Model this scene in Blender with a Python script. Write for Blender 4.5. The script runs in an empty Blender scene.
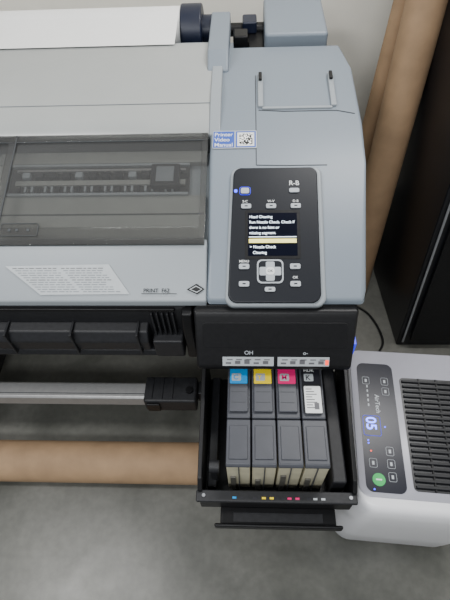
import bpy, bmesh, math, random
from mathutils import Vector, Matrix
random.seed(3)
COL=bpy.context.collection
V=Vector
# ------------------------------------------------------------------ materials
def mat(name,col,rough=.5,metal=0,var=.06,scale=30,bump=0,emit=0,ecol=None,spec=.5,alpha=None,trans=0,coat=0):
    m=bpy.data.materials.new(name); m.use_nodes=True
    nt=m.node_tree; b=nt.nodes['Principled BSDF']
    b.inputs['Roughness'].default_value=rough; b.inputs['Metallic'].default_value=metal
    b.inputs['Specular IOR Level'].default_value=spec
    b.inputs['Coat Weight'].default_value=coat
    tc=nt.nodes.new('ShaderNodeTexCoord'); n=nt.nodes.new('ShaderNodeTexNoise')
    n.inputs['Scale'].default_value=scale; n.inputs['Detail'].default_value=4
    nt.links.new(tc.outputs['Object'],n.inputs['Vector'])
    r=nt.nodes.new('ShaderNodeValToRGB')
    c1=[max(0,c*(1-var)) for c in col]; c2=[min(1,c*(1+var)) for c in col]
    r.color_ramp.elements[0].position=.3; r.color_ramp.elements[1].position=.7
    r.color_ramp.elements[0].color=(*c1,1); r.color_ramp.elements[1].color=(*c2,1)
    nt.links.new(n.outputs['Fac'],r.inputs['Fac']); nt.links.new(r.outputs['Color'],b.inputs['Base Color'])
    if bump:
        bp=nt.nodes.new('ShaderNodeBump'); bp.inputs['Strength'].default_value=bump; bp.inputs['Distance'].default_value=.002
        nt.links.new(n.outputs['Fac'],bp.inputs['Height']); nt.links.new(bp.outputs['Normal'],b.inputs['Normal'])
    if emit:
        b.inputs['Emission Color'].default_value=(*(ecol or col),1); b.inputs['Emission Strength'].default_value=emit
    if alpha is not None: b.inputs['Alpha'].default_value=alpha
    if trans: b.inputs['Transmission Weight'].default_value=trans
    return m
M={}
M['body']=mat('printer_grey_blue_plastic',(.20,.236,.278),.42,bump=.05,var=.02,scale=400)
M['body2']=mat('printer_light_grey_plastic',(.29,.32,.345),.38,bump=.05,var=.02,scale=400)
M['cover']=mat('printer_cover_pale_plastic',(.37,.385,.38),.28,var=.03,scale=6)
M['seam']=mat('seam_dark',(.05,.055,.06),.6)
M['black']=mat('black_plastic',(.006,.006,.007),.42,var=.2,scale=90,bump=.15,spec=.3)
M['black2']=mat('charcoal_plastic',(.017,.0175,.02),.5,var=.2,scale=90,bump=.15,spec=.35)
M['rail']=mat('rail_dark',(.025,.025,.025),.3)
M['panel']=mat('control_panel_plastic',(.013,.0145,.019),.36,var=.05,scale=200,spec=.28)
M['white']=mat('white_print',(.75,.77,.77),.5,var=.02)
M['btn']=mat('button_grey',(.42,.45,.48),.4)
M['lcd']=mat('lcd_glass',(.002,.003,.010),.3,spec=.1)
M['lcdtxt']=mat('lcd_text',(.8,.9,1),.5,emit=1.4)
M['lcdyel']=mat('lcd_highlight',(.95,.85,.25),.5,emit=.9)
M['blue']=mat('led_blue',(.03,.05,1),.4,emit=4)
M['digit']=mat('display_blue',(.10,.16,1),.4,emit=6)
M['bluedim']=mat('led_blue_dim',(.03,.04,.8),.4,emit=.9)
M['ledred']=mat('led_red',(1,.05,.02),.4,emit=2)
M['metal']=mat('brushed_aluminium',(.33,.33,.33),.4,metal=.4,scale=60)
M['platen']=mat('platen_grey',(.28,.29,.275),.6)
M['paper']=mat('white_paper',(.92,.92,.91),.6,var=.02,scale=5)
M['card']=mat('cardboard',(.36,.235,.135),.75,var=.12,scale=14,bump=.2)
M['tank']=mat('tank_grey_plastic',(.058,.061,.073),.42,var=.06,spec=.35)
M['tank2']=mat('tank_lower_translucent',(.62,.58,.42),.3,var=.1)
M['tank3']=mat('tank_ink_level',(.12,.115,.10),.3,var=.1)
M['c']=mat('ink_cyan',(.0,.29,.70),.5); M['y']=mat('ink_yellow',(1,.72,.0),.5)
M['m']=mat('ink_magenta',(.80,.01,.17),.5); M['k']=mat('ink_black_label',(.012,.012,.018),.5)
M['acw']=mat('ac_white_plastic',(.84,.84,.87),.3,var=.01)
M['actop']=mat('ac_top_silver',(.36,.36,.41),.3,var=.02)
M['acpan']=mat('ac_panel_dark_glass',(.012,.013,.022),.25,spec=.2)
M['green']=mat('green_sticker',(.015,.42,.09),.5)
M['labelblue']=mat('label_blue',(.03,.09,.45),.5)
M['dkblue']=mat('roll_adapter_blue',(.006,.010,.028),.4)
M['cab']=mat('cabinet_black_paint',(.006,.0065,.009),.35,var=.2,scale=12)
M['silver']=mat('silver_trim',(.3,.31,.33),.35,metal=.5)
M['wall']=mat('wall_cream_paint',(.88,.85,.76),.8,var=.03,scale=8)
M['warn']=mat('warning_label',(.43,.46,.48),.4)
M['txt']=mat('printed_text_grey',(.12,.12,.13),.6)
M['fine']=mat('fine_print_grey',(.20,.22,.24),.6)
def smoked():
    m=bpy.data.materials.new('smoked_window_acrylic'); m.use_nodes=True; nt=m.node_tree
    nt.nodes.remove(nt.nodes['Principled BSDF']); out=nt.nodes['Material Output']
    tr=nt.nodes.new('ShaderNodeBsdfTransparent'); tr.inputs['Color'].default_value=(.80,.80,.79,1)
    gl=nt.nodes.new('ShaderNodeBsdfGlossy'); gl.inputs['Roughness'].default_value=.08; gl.inputs['Color'].default_value=(.8,.8,.8,1)
    df=nt.nodes.new('ShaderNodeBsdfDiffuse'); df.inputs['Color'].default_value=(.26,.26,.26,1)
    fr=nt.nodes.new('ShaderNodeFresnel'); fr.inputs['IOR'].default_value=1.4
    m1=nt.nodes.new('ShaderNodeMixShader'); m1.inputs[0].default_value=.10
    nt.links.new(tr.outputs[0],m1.inputs[1]); nt.links.new(df.outputs[0],m1.inputs[2])
    m2=nt.nodes.new('ShaderNodeMixShader'); nt.links.new(fr.outputs[0],m2.inputs[0])
    nt.links.new(m1.outputs[0],m2.inputs[1]); nt.links.new(gl.outputs[0],m2.inputs[2])
    nt.links.new(m2.outputs[0],out.inputs[0]); return m
M['smoke']=smoked()
def qrmat():
    m=bpy.data.materials.new('qr_code_print'); m.use_nodes=True; nt=m.node_tree; b=nt.nodes['Principled BSDF']
    tc=nt.nodes.new('ShaderNodeTexCoord'); mp=nt.nodes.new('ShaderNodeVectorMath'); mp.operation='SCALE'; mp.inputs['Scale'].default_value=330
    fl=nt.nodes.new('ShaderNodeVectorMath'); fl.operation='FLOOR'; wn=nt.nodes.new('ShaderNodeTexWhiteNoise'); wn.noise_dimensions='2D'
    nt.links.new(tc.outputs['Object'],mp.inputs[0]); nt.links.new(mp.outputs[0],fl.inputs[0]); nt.links.new(fl.outputs[0],wn.inputs['Vector'])
    g=nt.nodes.new('ShaderNodeMath'); g.operation='GREATER_THAN'; g.inputs[1].default_value=.5
    nt.links.new(wn.outputs['Value'],g.inputs[0]); nt.links.new(g.outputs[0],b.inputs['Base Color']); return m
M['qr']=qrmat()
def concrete():
    m=bpy.data.materials.new('polished_concrete'); m.use_nodes=True; nt=m.node_tree; b=nt.nodes['Principled BSDF']
    tc=nt.nodes.new('ShaderNodeTexCoord')
    def noise(s,d,dist=0):
        n=nt.nodes.new('ShaderNodeTexNoise'); n.inputs['Scale'].default_value=s; n.inputs['Detail'].default_value=d; n.inputs['Distortion'].default_value=dist
        nt.links.new(tc.outputs['Object'],n.inputs['Vector']); return n
    a=noise(2.6,8,.6); c=noise(38,5); s=noise(5,3,1.2)
    r=nt.nodes.new('ShaderNodeValToRGB'); e=r.color_ramp.elements
    e[0].position=.34; e[0].color=(.085,.087,.076,1); e[1].position=.66; e[1].color=(.172,.172,.155,1)
    nt.links.new(a.outputs['Fac'],r.inputs['Fac'])
    r2=nt.nodes.new('ShaderNodeValToRGB'); e=r2.color_ramp.elements
    e[0].position=.35; e[0].color=(.84,.84,.84,1); e[1].position=.65; e[1].color=(1,1,1,1)
    nt.links.new(c.outputs['Fac'],r2.inputs['Fac'])
    mx=nt.nodes.new('ShaderNodeMix'); mx.data_type='RGBA'; mx.blend_type='MULTIPLY'; mx.inputs[0].default_value=1
    nt.links.new(r.outputs[0],mx.inputs[6]); nt.links.new(r2.outputs[0],mx.inputs[7]); nt.links.new(mx.outputs[2],b.inputs['Base Color'])
    rr=nt.nodes.new('ShaderNodeMapRange'); rr.inputs[3].default_value=.24; rr.inputs[4].default_value=.46
    nt.links.new(s.outputs['Fac'],rr.inputs[0]); nt.links.new(rr.outputs[0],b.inputs['Roughness'])
    bp=nt.nodes.new('ShaderNodeBump'); bp.inputs['Strength'].default_value=.05; bp.inputs['Distance'].default_value=.003
    nt.links.new(c.outputs['Fac'],bp.inputs['Height']); nt.links.new(bp.outputs[0],b.inputs['Normal']); return m
M['floor']=concrete()
# ------------------------------------------------------------------ mesh helpers
def root(name,loc=(0,0,0),rz=0):
    o=bpy.data.objects.new(name,None); COL.objects.link(o); o.location=loc; o.rotation_euler[2]=rz; o.empty_display_size=.05; return o
def fin(name,bm,m,parent=None,bev=0,seg=3,smooth=True,ang=40):
    bmesh.ops.recalc_face_normals(bm,faces=bm.faces)
    me=bpy.data.meshes.new(name); bm.to_mesh(me); bm.free()
    o=bpy.data.objects.new(name,me); COL.objects.link(o); me.materials.append(M[m] if isinstance(m,str) else m)
    if smooth:
        me.polygons.foreach_set('use_smooth',[True]*len(me.polygons))
        if not bev: me.set_sharp_from_angle(angle=math.radians(ang))
    if bev:
        md=o.modifiers.new('bevel','BEVEL'); md.width=bev; md.segments=seg; md.limit_method='ANGLE'; md.angle_limit=math.radians(30); md.harden_normals=True
    if parent: o.parent=parent
    return o
def box(name,x0,x1,y0,y1,z0,z1,m,parent=None,bev=.002,seg=2):
    bm=bmesh.new(); bmesh.ops.create_cube(bm,size=1)
    for v in bm.verts: v.co=V(((x0+x1)/2+v.co.x*(x1-x0),(y0+y1)/2+v.co.y*(y1-y0),(z0+z1)/2+v.co.z*(z1-z0)))
    return fin(name,bm,m,parent,bev,seg)
def prism_x(name,prof,x0,x1,m,parent=None,bev=0,seg=3,tweak=None):
    bm=bmesh.new(); a=[bm.verts.new((x0,y,z)) for y,z in prof]; b=[bm.verts.new((x1,y,z)) for y,z in prof]
    n=len(prof); bm.faces.new(a); bm.faces.new(b[::-1])
    for i in range(n): bm.faces.new((a[i],a[(i+1)%n],b[(i+1)%n],b[i]))
    if tweak:
        for v in bm.verts: tweak(v)
    return fin(name,bm,m,parent,bev,seg)
def cyl(name,p0,p1,r,m,parent=None,seg=32,r2=None,hollow=0,bev=0):
    p0=V(p0);p1=V(p1); d=p1-p0; L=d.length
    bm=bmesh.new()
    if hollow:
        rings=[]
        for (rr,z) in ((r,0),(r,L),(hollow,L),(hollow,0)):
            rings.append([bm.verts.new((rr*math.cos(2*math.pi*i/seg),rr*math.sin(2*math.pi*i/seg),z)) for i in range(seg)])
        for k in range(4):
            A=rings[k];B=rings[(k+1)%4]
            for i in range(seg): bm.faces.new((A[i],A[(i+1)%seg],B[(i+1)%seg],B[i]))
    else:
        bmesh.ops.create_cone(bm,cap_ends=True,segments=seg,radius1=r,radius2=r2 if r2 is not None else r,depth=L)
        bmesh.ops.translate(bm,verts=bm.verts,vec=(0,0,L/2))
    q=V((0,0,1)).rotation_difference(d.normalized()).to_matrix().to_4x4(); q.translation=p0
    bm.transform(q)
    return fin(name,bm,m,parent,bev)
def rrect(x0,x1,y0,y1,r,n=6):
    out=[]
    for cx,cy,a0 in ((x1-r,y1-r,0),(x0+r,y1-r,90),(x0+r,y0+r,180),(x1-r,y0+r,270)):
        for i in range(n+1):
            a=math.radians(a0+90*i/n); out.append((cx+r*math.cos(a),cy+r*math.sin(a)))
    return out
class Plane:
    def __init__(s,o,xd,yd): s.o=V(o); s.x=V(xd).normalized(); s.y=V(yd).normalized(); s.n=s.x.cross(s.y).normalized()
    def p(s,a,b,h=0): return s.o+s.x*a+s.y*b+s.n*h
    def mtx(s,a,b,h=0,rot=0):
        c,si=math.cos(rot),math.sin(rot); X=s.x*c+s.y*si; Y=-s.x*si+s.y*c
        m=Matrix((X,Y,s.n)).transposed().to_4x4(); m.translation=s.p(a,b,h); return m
def plate(name,pts,pl,h0,h1,m,parent=None,bev=0,seg=3):
    bm=bmesh.new(); a=[bm.verts.new(pl.p(x,y,h0)) for x,y in pts]; b=[bm.verts.new(pl.p(x,y,h1)) for x,y in pts]
    n=len(pts); bm.faces.new(a[::-1]); bm.faces.new(b)
    for i in range(n): bm.faces.new((a[i],a[(i+1)%n],b[(i+1)%n],b[i]))
    return fin(name,bm,m,parent,bev,seg)
def rect(x0,x1,y0,y1): return [(x0,y0),(x1,y0),(x1,y1),(x0,y1)]
def text(name,s,size,pl,a,b,h,m,parent=None,rot=0,align='LEFT',sx=1):
    c=bpy.data.curves.new(name,'FONT'); c.body=s; c.size=size; c.align_x=align; c.space_line=1.0; c.offset=size*.012
    c.materials.append(M[m]); o=bpy.data.objects.new(name,c); COL.objects.link(o)
    mt=pl.mtx(a,b,h,rot)@Matrix.Diagonal((sx,1,1,1))
    if parent: o.parent=parent
    o.matrix_local=mt
    return o
def tube(name,pts,r,m,parent=None,res=3,cyclic=False):
    c=bpy.data.curves.new(name,'CURVE'); c.dimensions='3D'; c.bevel_depth=r; c.bevel_resolution=res
    s=c.splines.new('POLY'); s.points.add(len(pts)-1)
    for i,p in enumerate(pts): s.points[i].co=(*p,1)
    s.use_cyclic_u=cyclic; c.materials.append(M[m])
    o=bpy.data.objects.new(name,c); COL.objects.link(o)
    if parent: o.parent=parent
    return o
def smoothpts(pts,n=8):
    out=[]; P=[V(p) for p in pts]; P=[P[0]]+P+[P[-1]]
    for i in range(1,len(P)-2):
        for k in range(n):
            t=k/n; a,b,c,d=P[i-1],P[i],P[i+1],P[i+2]
            out.append(.5*((2*b)+(c-a)*t+(2*a-5*b+4*c-d)*t*t+(3*b-a-3*c+d)*t**3))
    out.append(P[-2]); return out
# ------------------------------------------------------------------ room
def slab(name,x0,x1,y0,y1,z0,z1,m): return box(name,x0,x1,y0,y1,z0,z1,m,None,0)
slab('floor',-3,2.2,-2.5,2.1,-.1,0,'floor')
slab('wall_back',-3,2.2,2.1,2.2,0,2.9,'wall')
slab('wall_right',2.2,2.3,-2.5,2.2,0,2.9,'wall')
slab('baseboard_back',-3,.64,2.085,2.1,0,.09,'silver')
# ------------------------------------------------------------------ printer
P=root('large_format_printer')
XL=-1.30; XS=-.105
TOP=1.085
prof=[(1.66,.66),(1.66,TOP),(1.60,1.093),(1.30,1.075),(1.20,1.063),(1.18,1.055),(1.175,.99),(.865,.905),(.862,.963),(.84,.962),(.735,.893),(.722,.882),(.722,.862),(.80,.86),(.80,.66)]
prism_x('main_body',prof,XL,XS,'body2',P,bev=.004,seg=2)
cv=[(1.62,1.090),(1.62,1.101),(1.58,1.104),(1.45,1.100),(1.30,1.088),(1.22,1.078),(1.185,1.066),(1.172,1.052),(1.176,1.045),(1.19,1.056),(1.30,1.072)]
prism_x('top_cover',cv,XL,XS-.004,'cover',P,bev=.002,seg=2)
box('cover_hinge_gap',XL,XS-.004,1.168,1.1745,1.0,1.05,'seam',P,0)
tube('cover_seam',[(XL,1.285,1.0875),(XS-.004,1.285,1.0875)],.0010,'fine',P)
W=Plane((0,.84,.963),(1,0,0),(0,.335,.094))
Lw=math.hypot(.335,.094)
RF=Plane((0,.865,.906),(1,0,0),(0,.31,.085))
plate('platen',rect(XL+.02,XS-.012,.01,.175),RF,0,.012,'platen',P,.002)
plate('carriage_slot',rect(-.68,-.165,.175,.275),RF,.0,.014,'rail',P,.002)
plate('slot_front_lip',rect(-.68,-.165,.172,.180),RF,.012,.022,'body2',P,.002)
plate('slot_rear_lip',rect(-.68,-.165,.268,.276),RF,.012,.024,'body2',P,.002)
plate('rail_strip',rect(-.66,-.175,.205,.221),RF,.014,.022,'platen',P,.001)
plate('encoder_strip',rect(-.66,-.175,.250,.257),RF,.014,.024,'metal',P,0)
for i in range(24):
    plate('platen_rib_%d'%i,rect(-.65+i*.019,-.644+i*.019,.184,.202),RF,.014,.022,'body2' if i%3 else 'black2',P,0)
for i in range(12):
    plate('pinch_roller_%d'%i,rect(-.64+i*.038,-.618+i*.038,.226,.244),RF,.014,.03,'black2' if i%4 else 'body2',P,.002)
plate('carriage_stop',rect(-.27,-.19,.188,.262),RF,.014,.04,'black2',P,.004)
plate('carriage_stop_top',rect(-.255,-.205,.20,.25),RF,.04,.043,'fine',P,.002)
plate('platen_groove',rect(XL+.02,XS-.012,.112,.116),RF,.012,.0135,'seam',P,0)
plate('platen_front_step',rect(XL+.02,XS-.012,.01,.045),RF,.012,.02,'platen',P,.002)
plate('rear_guide',rect(XL+.02,XS-.012,.28,.32),RF,0,.02,'platen',P,.002)
plate('recess_side_left_of_slot',rect(XL+.02,-.69,.175,.28),RF,0,.016,'platen',P,.002)
plate('window_glass',rect(XL+.01,XS-.006,.0,Lw),W,.001,.004,'smoke',P)
for nm,r in (('window_frame_rear',rect(XL+.01,XS-.006,Lw-.022,Lw)),('window_frame_front',rect(XL+.01,XS-.006,0,.016)),('window_frame_right',rect(XS-.022,XS-.006,0,Lw)),('window_divider',rect(-.675,-.655,0,Lw)),('window_mid_band',rect(-.655,XS-.022,.0,.05))):
    plate(nm,r,W,.004,.008,'smoke',P,.001)
plate('window_rear_edge',rect(XL+.01,XS-.006,Lw-.024,Lw-.022),W,.004,.007,'seam',P)
plate('window_front_edge',rect(XL+.01,XS-.006,.016,.018),W,.004,.006,'seam',P)
plate('window_divider_edge',rect(-.656,-.653,0,Lw),W,.004,.008,'seam',P)
plate('window_latch',rrect(-.645,-.545,.025,.062,.006),W,.004,.009,'smoke',P,.001)
tube('window_latch_outline',[W.p(x,y,.0095) for x,y in rrect(-.645,-.545,.025,.062,.006)],.001,'seam',P,cyclic=True)
for x in (-.625,-.605,-.575): plate('latch_hole',rrect(x,x+.008,.038,.046,.003),W,.009,.0102,'seam',P)
FS=Plane((0,.735,.893),(1,0,0),(0,.105,.069))
plate('warning_label',[(-.53,.0),(-.30,.002),(-.355,.078),(-.625,.074)],FS,.0025,.0032,'warn',P)
for k in range(11):
    y=.007+k*.0060; f=y/.076
    xa=-.53-f*.095+.008; xb=-.30-f*.055-.012
    for (ca,cb_) in ((xa,xa+(xb-xa)*.47),(xa+(xb-xa)*.52,xb-random.uniform(0,.03))):
        x=ca
        while x<cb_-.005:
            w=random.uniform(.006,.02); plate('label_text_line',rect(x,min(x+w,cb_),y,y+.0022),FS,.0033,.0035,'txt' if k in (5,10) else 'fine',P); x+=w+.003
text('model_badge','PRINT  F62',.014,FS,-.265,.006,.0045,'black',P)
plate('badge_bar',rect(-.27,-.18,.002,.0035),FS,.0033,.004,'black',P)
plate('diamond_logo',[(-.155,.013),(-.128,.001),(-.109,.014),(-.13,.028)],FS,.0033,.0042,'black',P)
plate('diamond_logo_inner',[(-.148,.0135),(-.129,.005),(-.115,.0142),(-.131,.023)],FS,.0042,.0046,'warn',P)
plate('diamond_logo_core',[(-.144,.0136),(-.129,.0075),(-.118,.0142),(-.131,.0205)],FS,.0046,.0050,'black',P)
prof=[(1.62,.66),(1.62,1.085),(1.45,1.095),(1.20,1.068),(1.07,1.037),(.745,.900),(.722,.885),(.722,.862),(.80,.86),(.80,.66)]
def tw(v):
    if v.co.x>0:
        if v.co.y<.78: v.co.x=.290
        elif v.co.y<.85: v.co.x=.303
        elif v.co.y>1.6: v.co.x=.298
prism_x('right_housing',prof,XS,.318,'body',P,bev=.016,seg=5,tweak=tw)
prism_x('cover_side_rib',[(1.60,1.09),(1.60,1.115),(1.30,1.10),(1.20,1.075),(1.17,1.06),(1.17,1.04)],XS-.004,XS+.028,'body2',P,bev=.004)
prism_x('rib_bracket',[(1.78,1.07),(1.78,1.13),(1.50,1.135),(1.44,1.10),(1.44,1.07)],XS-.02,XS+.045,'body',P,bev=.006)
def hz(y):
    pts=[(1.45,1.095),(1.20,1.068),(1.07,1.037),(.745,.900)]
    for (ya,za),(yb,zb) in zip(pts,pts[1:]):
        if yb<=y<=ya: return zb+(za-zb)*(y-yb)/(ya-yb)
    return 1.09
def hs(name,pts,r=.0012,m='seam'):
    tube(name,[(x,y,hz(y)+.0004) for x,y in pts],r,m,P)
hs('seam_vertical',[(.022,y) for y in (1.42,1.3,1.2,1.14,1.09,1.065)])
hs('seam_flap',[(.03,1.262),(.10,1.255),(.25,1.255),(.30,1.24)],.0016)
hs('seam_cross',[(.022,1.065),(.10,1.063),(.21,1.063)])
for x in (.028,.236):
    prism_x('flap_arm',[(1.27,1.074),(1.27,1.084),(1.40,1.103),(1.42,1.10),(1.42,1.085)],x,x+.016,'body2',P,bev=.003)
    prism_x('flap_latch_black',[(1.375,1.10),(1.375,1.107),(1.41,1.11),(1.41,1.10)],x+.003,x+.013,'black',P,bev=.002)
box('flap_crossbar',.04,.24,1.262,1.272,1.070,1.081,'body2',P,.003)
QL=Plane((0,1.118,hz(1.118)+.002),(1,0,0),(0,1.19-1.118,hz(1.19)-hz(1.118)))
plate('manual_label',rrect(-.098,.024,0,.062,.005),QL,0,.001,'warn',P)
plate('manual_label_blue',rect(-.096,-.038,.003,.059),QL,.001,.0014,'labelblue',P)
text('manual_label_text','Printer\nVideo\nManual',.018,QL,-.093,.042,.0018,'white',P)
plate('manual_label_border',rect(-.034,.021,.003,.059),QL,.0010,.0012,'labelblue',P)
plate('manual_label_border_in',rect(-.030,.017,.007,.055),QL,.0012,.0013,'white',P)
plate('manual_label_qr',rect(-.024,.012,.012,.05),QL,.0013,.0015,'qr',P)
# control panel pod
C=Plane((0,.72,.885),(1,0,0),(0,.9135,.4067))
def pod(x0b,x0t,x1,s0,s1,r,grow=0):
    out=[]
    x1+=grow; s0-=grow; s1+=grow
    for (u,v) in rrect(0,1,0,(s1-s0)/(x1-x0b),.09,8):
        fy=v/((s1-s0)/(x1-x0b)); xl=(x0b-grow)+(x0t-x0b)*fy
        yy=s0+fy*(s1-s0)-.010*(1-(2*u-1)**2)*(1-fy)
        out.append((xl+(x1-xl)*u,yy))
    return out
plate('panel_shell',pod(-.055,-.042,.190,-.008,.360,.03,.004),C,-.02,.010,'body2',P,.008,4)
plate('panel_face',pod(-.051,-.038,.180,-.004,.357,.03),C,.009,.020,'panel',P,.004,3)
H0=.020
plate('lcd_bezel',rrect(-.008,.132,.105,.236,.005),C,H0,H0+.001,'black',P)
plate('lcd_screen',rect(0,.124,.113,.228),C,H0+.001,H0+.0016,'lcd',P)
for i,(s,m_) in enumerate((('Head Cleaning','lcdtxt'),('Run Nozzle Check. Check if','lcdtxt'),('there is no faint or','lcdtxt'),('missing segment.','lcdtxt'))):
    text('lcd_line_%d'%i,s,.0105,C,.003,.214-i*.0145,H0+.002,m_,P,sx=.95)
plate('lcd_highlight',rect(.002,.122,.147,.158),C,H0+.0016,H0+.002,'lcdyel',P)
plate('lcd_divider',rect(.002,.122,.162,.164),C,H0+.0016,H0+.002,'lcdtxt',P)
text('lcd_menu_1','> Nozzle Check',.0105,C,.004,.133,H0+.002,'lcdtxt',P,sx=.95)
text('lcd_menu_2','Cleaning',.0105,C,.012,.118,H0+.002,'lcdtxt',P,sx=.95)
for i,(x,s,w,h) in enumerate(((-.008,.290,.022,.016),(.119,.290,.026,.012),(-.005,.247,.026,.013),(.059,.247,.026,.013),(.122,.247,.026,.013),(-.010,.085,.026,.014),(.117,.085,.026,.014),(-.010,.040,.026,.014),(.054,.026,.026,.012),(.117,.040,.026,.014))):
    plate('button_%d'%i,rrect(x-w/2,x+w/2,s-h/2,s+h/2,.004),C,H0,H0+.004,'btn',P,.001)
    if i>1: plate('button_mark_%d'%i,rect(x-.004,x+.004,s-.0015,s+.0015),C,H0+.004,H0+.0043,'panel',P)
for i,(x,s) in enumerate(((-.008,.262),(.059,.262),(.122,.262),(-.01,.1),(.117,.058))):
    text('button_icon_%d'%i,('2-C','W-V','D-B','MENU','OK')[i],.009,C,x,s-.004,H0+.001,'white',P,align='CENTER')
text('panel_brand','R-B',.018,C,.119,.305,H0+.001,'white',P,align='CENTER')
plate('dpad_ring',rrect(.022,.088,.041,.103,.012),C,H0,H0+.003,'btn',P,.001)
plate('dpad_ring_inner',rrect(.026,.084,.045,.099,.010),C,H0+.002,H0+.0035,'panel',P)
plate('dpad_cross_h',rrect(.028,.082,.061,.083,.004),C,H0+.003,H0+.005,'btn',P,.001)
plate('dpad_cross_v',rrect(.044,.066,.047,.097,.004),C,H0+.003,H0+.0052,'btn',P,.001)
plate('dpad_ok',rrect(.044,.066,.062,.082,.008),C,H0+.005,H0+.0065,'white',P,.001)
text('dpad_ok_text','OK',.009,C,.055,.069,H0+.0068,'panel',P,align='CENTER')
plate('power_led',rrect(-.036,-.028,.286,.294,.003),C,H0,H0+.002,'blue',P)
tube('power_ring',[C.p(x,y,H0+.001) for x,y in rrect(-.022,.006,.279,.301,.006)],.0007,'bluedim',P,cyclic=True)
# dark front beneath body
prism_x('front_lower_cover',[(.80,.60),(.80,.862),(.728,.862),(.722,.85),(.735,.70),(.76,.62)],XL,-.16,'black2',P,bev=.004)
prism_x('output_guide',[(.735,.70),(.735,.78),(.70,.775),(.685,.745),(.69,.70),(.71,.685)],XL,-.27,'black2',P,bev=.005)
prism_x('output_guide_lip',[(.735,.645),(.735,.675),(.705,.672),(.698,.655),(.706,.643)],XL,-.22,'black2',P,bev=.004)
for i,x in enumerate((-1.1,-.95,-.8,-.66,-.48,-.30)):
    box('guide_seam_%d'%i,x,x+.006,.680,.735,.69,.785,'black2',P,.001)
for i in range(5): box('front_rib_%d'%i,-.255+i*.014,-.250+i*.014,.712,.735,.68,.84,'black2',P,.001)
box('front_end_block',-.262,-.178,.69,.74,.66,.74,'black2',P,.006)
prism_x('front_end_bracket',[(.76,.62),(.76,.855),(.70,.855),(.69,.80),(.70,.64)],-.172,-.143,'black',P,bev=.006)
box('front_top_slot',XL,-.19,.716,.73,.845,.855,'black',P,.002)
box('ink_side_chassis',-.135,.275,.72,1.55,.55,.865,'black',P,.004)
box('underbody',XL,-.135,.80,1.6,.58,.67,'black2',P,.004)
# ink cover (raised lid)
prism_x('ink_lid',[(.72,.80),(.72,.868),(.700,.874),(.688,.862),(.612,.745),(.612,.728),(.632,.722),(.66,.735)],-.138,.275,'black',P,bev=.008,seg=4,tweak=lambda v:setattr(v.co,'x',v.co.x*(.965 if v.co.y<.67 else 1)))
LD=Plane((0,.612,.745),(1,0,0),(0,.076,.117))
plate('lid_inset',rrect(-.115,.25,.055,.125,.010),LD,-.001,.0015,'black',P,.001)
for k,x0 in enumerate((-.066,.076)):
    plate('lid_label_%d'%k,rect(x0,x0+.132,.004,.030),LD,.0015,.0022,'warn',P)
    for j in range(5):
        xx=x0+.008+j*.024
        plate('lid_label_icon',rect(xx,xx+.014,.010,.015+.004*(j%3)),LD,.0023,.0026,'txt',P)
        plate('lid_label_icon',rect(xx+.003,xx+.018,.021,.024),LD,.0023,.0026,'txt',P)
text('lid_mark_left','OH',.015,LD,-.010,.037,.002,'btn',P)
text('lid_mark_right','o-',.015,LD,.14,.037,.002,'btn',P)
plate('lid_red_mark',rect(.198,.206,.008,.022),LD,.0024,.0028,'ledred',P)
box('side_status_led',.268,.277,.655,.70,.74,.79,'bluedim',P,.001)
# ink tray
TX0,TX1=-.130,.276
box('tray_base',TX0,TX1,.345,.72,.455,.47,'black',P,.003)
def sidew(nm,x0,x1): prism_x(nm,[(.345,.455),(.345,.575),(.37,.60),(.70,.665),(.72,.665),(.72,.455)],x0,x1,'black',P,bev=.003)
sidew('tray_wall_left',TX0,TX0+.012); sidew('tray_wall_right',TX1-.012,TX1)
box('tray_front',TX0,TX1,.335,.350,.455,.565,'black',P,.004)
box('tray_front_rim',TX0-.004,TX1+.001,.322,.352,.555,.567,'black2',P,.004)
for i,(x,m_) in enumerate(((-.04,'c'),(-.022,'k'),(.012,'k'),(.035,'y'),(.055,'y'),(.085,'k'),(.10,'m'),(.12,'m'),(.15,'k'),(.165,'warn'),(.185,'warn'))):
    box('rim_colour_mark',x,x+.010,.330,.335,.567,.568,m_,P,0)
box('tray_handle',-.075,.235,.285,.338,.448,.462,'black',P,.005)
box('tray_handle_lip',-.09,.25,.283,.292,.445,.475,'black',P,.004)
box('tray_handle_groove',-.04,.20,.298,.322,.4615,.464,'black2',P,.001)
for x in (TX0+.008,TX1-.024): cyl('tray_screw',(x+.008,.337,.567),(x+.008,.337,.570),.0045,'silver',P,16)
box('tray_inner_rail_left',TX0+.02,TX0+.045,.37,.70,.47,.52,'black2',P,.004)
box('tray_inner_rail_right',TX1-.060,TX1-.022,.37,.70,.47,.58,'black2',P,.006)
cyl('lever_left',(TX0+.03,.40,.60),(TX0+.055,.40,.60),.016,'black2',P,20)
box('lever_left_arm',TX0+.032,TX0+.05,.39,.42,.50,.60,'black2',P,.004)
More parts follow.
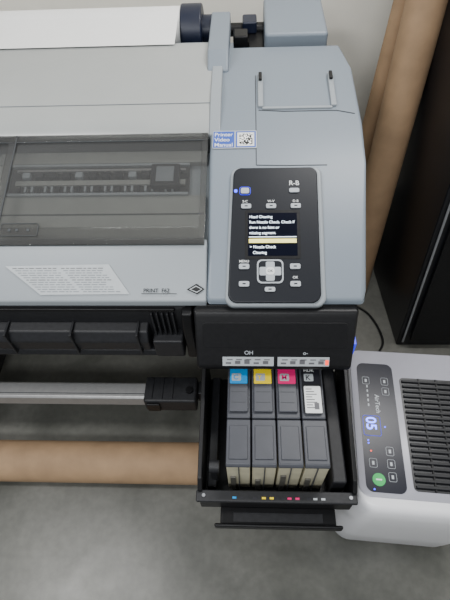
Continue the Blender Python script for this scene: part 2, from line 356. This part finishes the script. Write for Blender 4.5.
# ink tanks
def tank(i,x0,cm):
    T=bpy.data.objects.new('ink_tank_%d'%i,None); COL.objects.link(T); T.parent=P
    w=.063; x1=x0+w; zt=.680; yf=.376
    g=.001
    prism_x('tank_body',[(yf+.125,.475),(yf+.125,zt-.004),(.60,zt),(.70,zt),(.70,.475)],x0+g,x1-g,'tank',T,bev=.004)
    prism_x('tank_front_shell',[(yf+.004,zt-.022),(yf+.001,zt-.012),(yf+.008,zt-.005),(yf+.122,zt-.004),(yf+.122,zt-.022)],x0+g,x1-g,'tank',T,bev=.003)
    prism_x('tank_reservoir',[(yf+.008,.475),(yf+.004,zt-.021),(yf+.122,zt-.021),(yf+.122,.475)],x0+g+.001,x1-g-.001,'tank2',T,bev=.003)
    lev=(.585,.56,.60,.575)[i]
    box('tank_ink_window',x0+.010,x0+w*.38,yf+.001,yf+.010,.480,lev,'tank3',T,.001)
    box('tank_front_rib',x0+w*.50,x0+w*.54,yf+.000,yf+.01,.485,zt-.02,'tank',T,.001)
    box('tank_cap',x0+.008,x1-.008,yf+.018,yf+.105,zt-.006,zt-.0015,'tank',T,.003)
    box('chip_slider',x0+.006,x1-.007,.515,.655,zt,zt+.006,'tank' if cm!='k' else 'black2',T,.003)
    PL=Plane((x0,.590,zt+.0062),(1,0,0),(0,1,0))
    plate('colour_label',rrect(.007,w-.009,.004,.054,.003),PL,0,.0008,cm,T)
    plate('colour_chip',rrect(.012,w-.026,.012,.034,.003),PL,.0008,.0013,'warn',T)
    text('colour_code',('C','Y','M','K')[i],.020,PL,.016,.016,.0016,cm,T)
    if cm=='k':
        plate('tank_label',rrect(.010,w-.010,-.078,-.002,.003),PL,0,.0008,'white',T)
        for j in range(8):
            plate('tank_label_print',rect(.014,.030+.012*((j*7)%3)/2,-.012-j*.0075,-.0095-j*.0075),PL,.0008,.0011,'txt',T)
        text('tank_label_code','HDK',.013,PL,.012,.040,.0018,'white',T)
        plate('tank_label_square',rect(.034,.046,-.068,-.050),PL,.0009,.0013,'txt',T)
    else:
        for j in range(2): plate('tank_moulding',rect(.012,w-.014,-.02-j*.03,-.019-j*.03),PL,0,.0006,'seam',T)
for i,c in enumerate('cymk'): tank(i,-.056+i*.0645,c)
# stand
for x in (-1.15,.08):
    box('stand_leg',x,x+.09,1.02,1.12,.10,.60,'black2',P,.004)
    box('stand_foot',x,x+.09,.72,1.45,.05,.11,'black2',P,.01)
    for y in (.78,1.39):
        cyl('caster_wheel',(x+.025,y,.035),(x+.065,y,.035),.035,'black',P,20,bev=.004)
# rear bits
cyl('spindle',(-.14,1.80,1.06),(.06,1.80,1.06),.022,'black',P)
cyl('roll_flange',(-.235,1.80,1.06),(-.16,1.80,1.06),.085,'dkblue',P,bev=.006)
cyl('roll_flange_hub',(-.165,1.80,1.06),(-.125,1.80,1.06),.05,'dkblue',P,bev=.004)
box('rear_roll_holder',.055,.262,1.64,1.92,.86,1.115,'body',P,.012,4)
box('rear_holder_slot',.0,.055,1.66,1.86,.90,1.06,'black',P,.006)
box('rear_tray',XL,.0,1.655,1.95,.90,.95,'body',P,.01)
box('holder_lever',-.05,.0,1.66,1.72,1.04,1.10,'black',P,.006)
box('holder_lever_blue',-.02,.03,1.76,1.83,1.06,1.10,'dkblue',P,.006)
cyl('paper_roll',(XL+.1,1.80,1.06),(-.235,1.80,1.06),.078,'paper',P,48)
pts=[(1.80,1.139),(1.76,1.128),(1.70,1.118),(1.64,1.112),(1.60,1.108)]
prism_x('paper_sheet',pts+[(y,z-.0008) for y,z in pts[::-1]],XL+.1,-.24,'paper',P)
# take-up bar below
prism_x('takeup_bar',[(.705,.30),(.705,.348),(.712,.353),(.76,.353),(.766,.348),(.766,.30)],XL,-.345,'metal',P,bev=.002)
tube('takeup_bar_groove',[(XL,.722,.3535),(-.345,.722,.3535)],.0015,'seam',P)
box('takeup_end_block',-.355,-.175,.69,.785,.285,.362,'black2',P,.008)
box('takeup_end_cap',-.345,-.30,.682,.69,.30,.35,'black',P,.003)
cyl('takeup_end_knob',(-.20,.73,.362),(-.20,.73,.372),.012,'black',P)
for i in range(3): box('takeup_end_rib',-.335+i*.035,-.325+i*.035,.70,.775,.361,.366,'black2',P,.001)
box('takeup_carrier',-.175,.10,.73,.78,.28,.34,'black2',P,.005)
box('takeup_carrier_leg',.10,.15,.73,1.02,.28,.34,'black2',P,.004)
box('takeup_rear_beam',XL,-.18,.90,.96,.42,.48,'black',P,.004)
# ------------------------------------------------------------------ cardboard roll on floor
r0=root('cardboard_roll')
cyl('roll_tube',(-1.6,.578,.0745),(.12,.578,.0745),.0745,'card',r0,64,hollow=.062)
def leaning(b,t,r,ext):
    b=V(b);t=V(t);d=(t-b).normalized(); e=b+d*ext
    o=root('cardboard_tube')
    cyl('tube_wall',b,e,r,'card',o,48,hollow=r-.008); return o
leaning((.502,1.448,.02),(.577,1.723,1.169),.066,2.0)
leaning((.457,1.66,.02),(.551,1.853,1.127),.044,2.0)
# ------------------------------------------------------------------ black cabinet
K=root('black_cabinet')
def hexa(pts): 
    b=bmesh.new(); vs=[b.verts.new(p) for p in pts]
    for f in ((0,1,2,3),(7,6,5,4),(0,4,5,1),(1,5,6,2),(2,6,7,3),(3,7,4,0)): b.faces.new([vs[i] for i in f])
    return b
fin('cabinet_body',hexa([(.655,1.14,0),(1.3,1.14,0),(1.3,2.05,0),(.59,2.05,0),(.655,1.40,1.8),(1.3,1.40,1.8),(1.3,2.05,1.8),(.65,2.05,1.8)]),'cab',K,.006)
fin('cabinet_door_trim',hexa([(.672,1.136,.03),(.680,1.136,.03),(.680,1.139,.03),(.672,1.139,.03),(.672,1.392,1.78),(.680,1.392,1.78),(.680,1.396,1.78),(.672,1.396,1.78)]),'silver',K)
fin('cabinet_door',hexa([(.70,1.130,.05),(1.28,1.130,.05),(1.28,1.140,.05),(.70,1.140,.05),(.70,1.383,1.76),(1.28,1.383,1.76),(1.28,1.395,1.76),(.70,1.395,1.76)]),'black',K,.003)
box('cabinet_back_panel',.655,1.32,2.052,2.09,0,1.85,'cab',K,.003)
cb=root('power_cable')
tube('cable',smoothpts([(.40,1.60,.006),(.46,1.40,.006),(.56,1.30,.006),(.60,1.16,.006),(.55,1.06,.006),(.52,.92,.006)]),.005,'black',cb)
# ------------------------------------------------------------------ portable air conditioner
A=root('portable_air_conditioner',(.289,.35,0),math.radians(-3.6))
def loft(name,secs,m,parent,n=10,capt=True):
    bm=bmesh.new(); rings=[]
    for (x0,x1,y0,y1,r,z) in secs: rings.append([bm.verts.new((x,y,z)) for x,y in rrect(x0,x1,y0,y1,r,n)])
    for a,b in zip(rings,rings[1:]):
        k=len(a)
        for i in range(k): bm.faces.new((a[i],a[(i+1)%k],b[(i+1)%k],b[i]))
    bm.faces.new(rings[0][::-1]); bm.faces.new(rings[-1])
    return fin(name,bm,m,parent,ang=50)
loft('body_shell',[(.0,.37,.008,.44,.05,.02),(-.006,.385,-.008,.45,.06,.05),(-.010,.392,-.022,.452,.06,.20),(-.010,.390,-.032,.452,.06,.38),(-.004,.385,-.034,.448,.055,.46),(.0,.38,-.030,.445,.05,.495),(.003,.375,-.022,.442,.045,.512),(.008,.370,-.010,.437,.04,.5175)],'acw',A)
loft('top_panel',[(.004,.372,.006,.452,.03,.505),(.004,.372,.006,.452,.03,.519),(.007,.369,.009,.449,.028,.521)],'actop',A)
for x in (.05,.32):
    for y in (.06,.38): cyl('caster',(x,y,.015),(x+.02,y,.015),.015,'black',A,16)
TP=Plane((0,0,.521),(1,0,0),(0,1,0))
plate('control_panel',rrect(.022,.128,.018,.405,.02),TP,0,.0015,'acpan',A)
plate('grille_recess',rrect(.146,.352,.028,.362,.012),TP,0,.001,'cab',A)
for i in range(20):
    y=.036+i*.0163
    plate('grille_slat_%d'%i,rect(.152,.346,y,y+.007),TP,.001,.008,'black2',A,.001)
for x in (.20,.25,.30): plate('grille_bar',rect(x,x+.004,.03,.36),TP,.001,.006,'black',A)
text('display_digits','05',.040,TP,.037,.228,.0022,'digit',A,rot=-math.pi/2)
tube('display_frame',[TP.p(x,y,.002) for x,y in rrect(.028,.076,.172,.232,.006)],.0005,'bluedim',A,cyclic=True)
for i,(x,y) in enumerate(((.101,.345),(.101,.312),(.046,.345),(.094,.13),(.094,.095),(.046,.095),(.094,.06))):
    tube('touch_button_%d'%i,[TP.p(a,b,.0018) for a,b in rrect(x-.010,x+.010,y-.012,y+.012,.004)],.0006,'btn',A,cyclic=True)
    plate('touch_icon_%d'%i,rect(x-.003,x+.003,y-.005,y+.005),TP,.0015,.002,'btn',A)
for i in range(5): plate('indicator_text_%d'%i,rect(.046,.050,.262+i*.015,.270+i*.015),TP,.0015,.002,'btn',A)
for x,y,m_ in ((.038,.150,'blue'),(.038,.158,'blue'),(.088,.20,'blue'),(.043,.128,'ledred'),(.043,.025,'blue')):
    plate('indicator_led',rrect(x-.002,x+.002,y-.002,y+.002,.0015,3),TP,.0015,.0025,m_,A)
plate('green_sticker',rrect(.040,.074,.034,.068,.0169,8),TP,.0015,.0022,'green',A)
plate('green_sticker_mark',rect(.049,.065,.049,.053),TP,.0022,.0025,'white',A)
text('brand_text','AirTech',.018,TP,.068,.30,.0022,'btn',A,rot=-math.pi/2)
# ------------------------------------------------------------------ lights
def area(name,loc,size,energy,rot=(0,0,0),col=(1,1,1)):
    l=bpy.data.lights.new(name,'AREA'); l.shape='RECTANGLE'; l.size=size[0]; l.size_y=size[1]; l.energy=energy; l.color=col
    o=bpy.data.objects.new(name,l); COL.objects.link(o); o.location=loc; o.rotation_euler=rot; return o
area('ceiling_light',(-1.3,.35,2.8),(1.0,.3),34,col=(1,.99,.97))
area('ceiling_light.001',(.75,1.5,2.8),(1.0,.3),42,col=(1,.99,.97))
area('ceiling_light.002',(-.4,-1.0,2.8),(1.8,.4),48,col=(.97,.99,1))
w=bpy.data.worlds.new('world'); bpy.context.scene.world=w; w.use_nodes=True
w.node_tree.nodes['Background'].inputs[0].default_value=(.90,.94,.98,1); w.node_tree.nodes['Background'].inputs[1].default_value=.42
# ------------------------------------------------------------------ camera
H=1.85; th=math.radians(53); ps=0.08; ro=0.064; f=480
F0=V((-math.sin(ps)*math.cos(th), math.cos(ps)*math.cos(th), -math.sin(th)))
U0=V((-math.sin(ps)*math.sin(th), math.cos(ps)*math.sin(th), math.cos(th)))
R0=V((math.cos(ps), math.sin(ps),0))
R=R0*math.cos(ro)-U0*math.sin(ro); U=U0*math.cos(ro)+R0*math.sin(ro)
cam=bpy.data.cameras.new('camera'); cam.lens=f/600*36; cam.clip_start=.02
co=bpy.data.objects.new('camera',cam); COL.objects.link(co)
m=Matrix((R,U,-F0)).transposed().to_4x4(); m.translation=V((0,0,H)); co.matrix_world=m
bpy.context.scene.camera=co
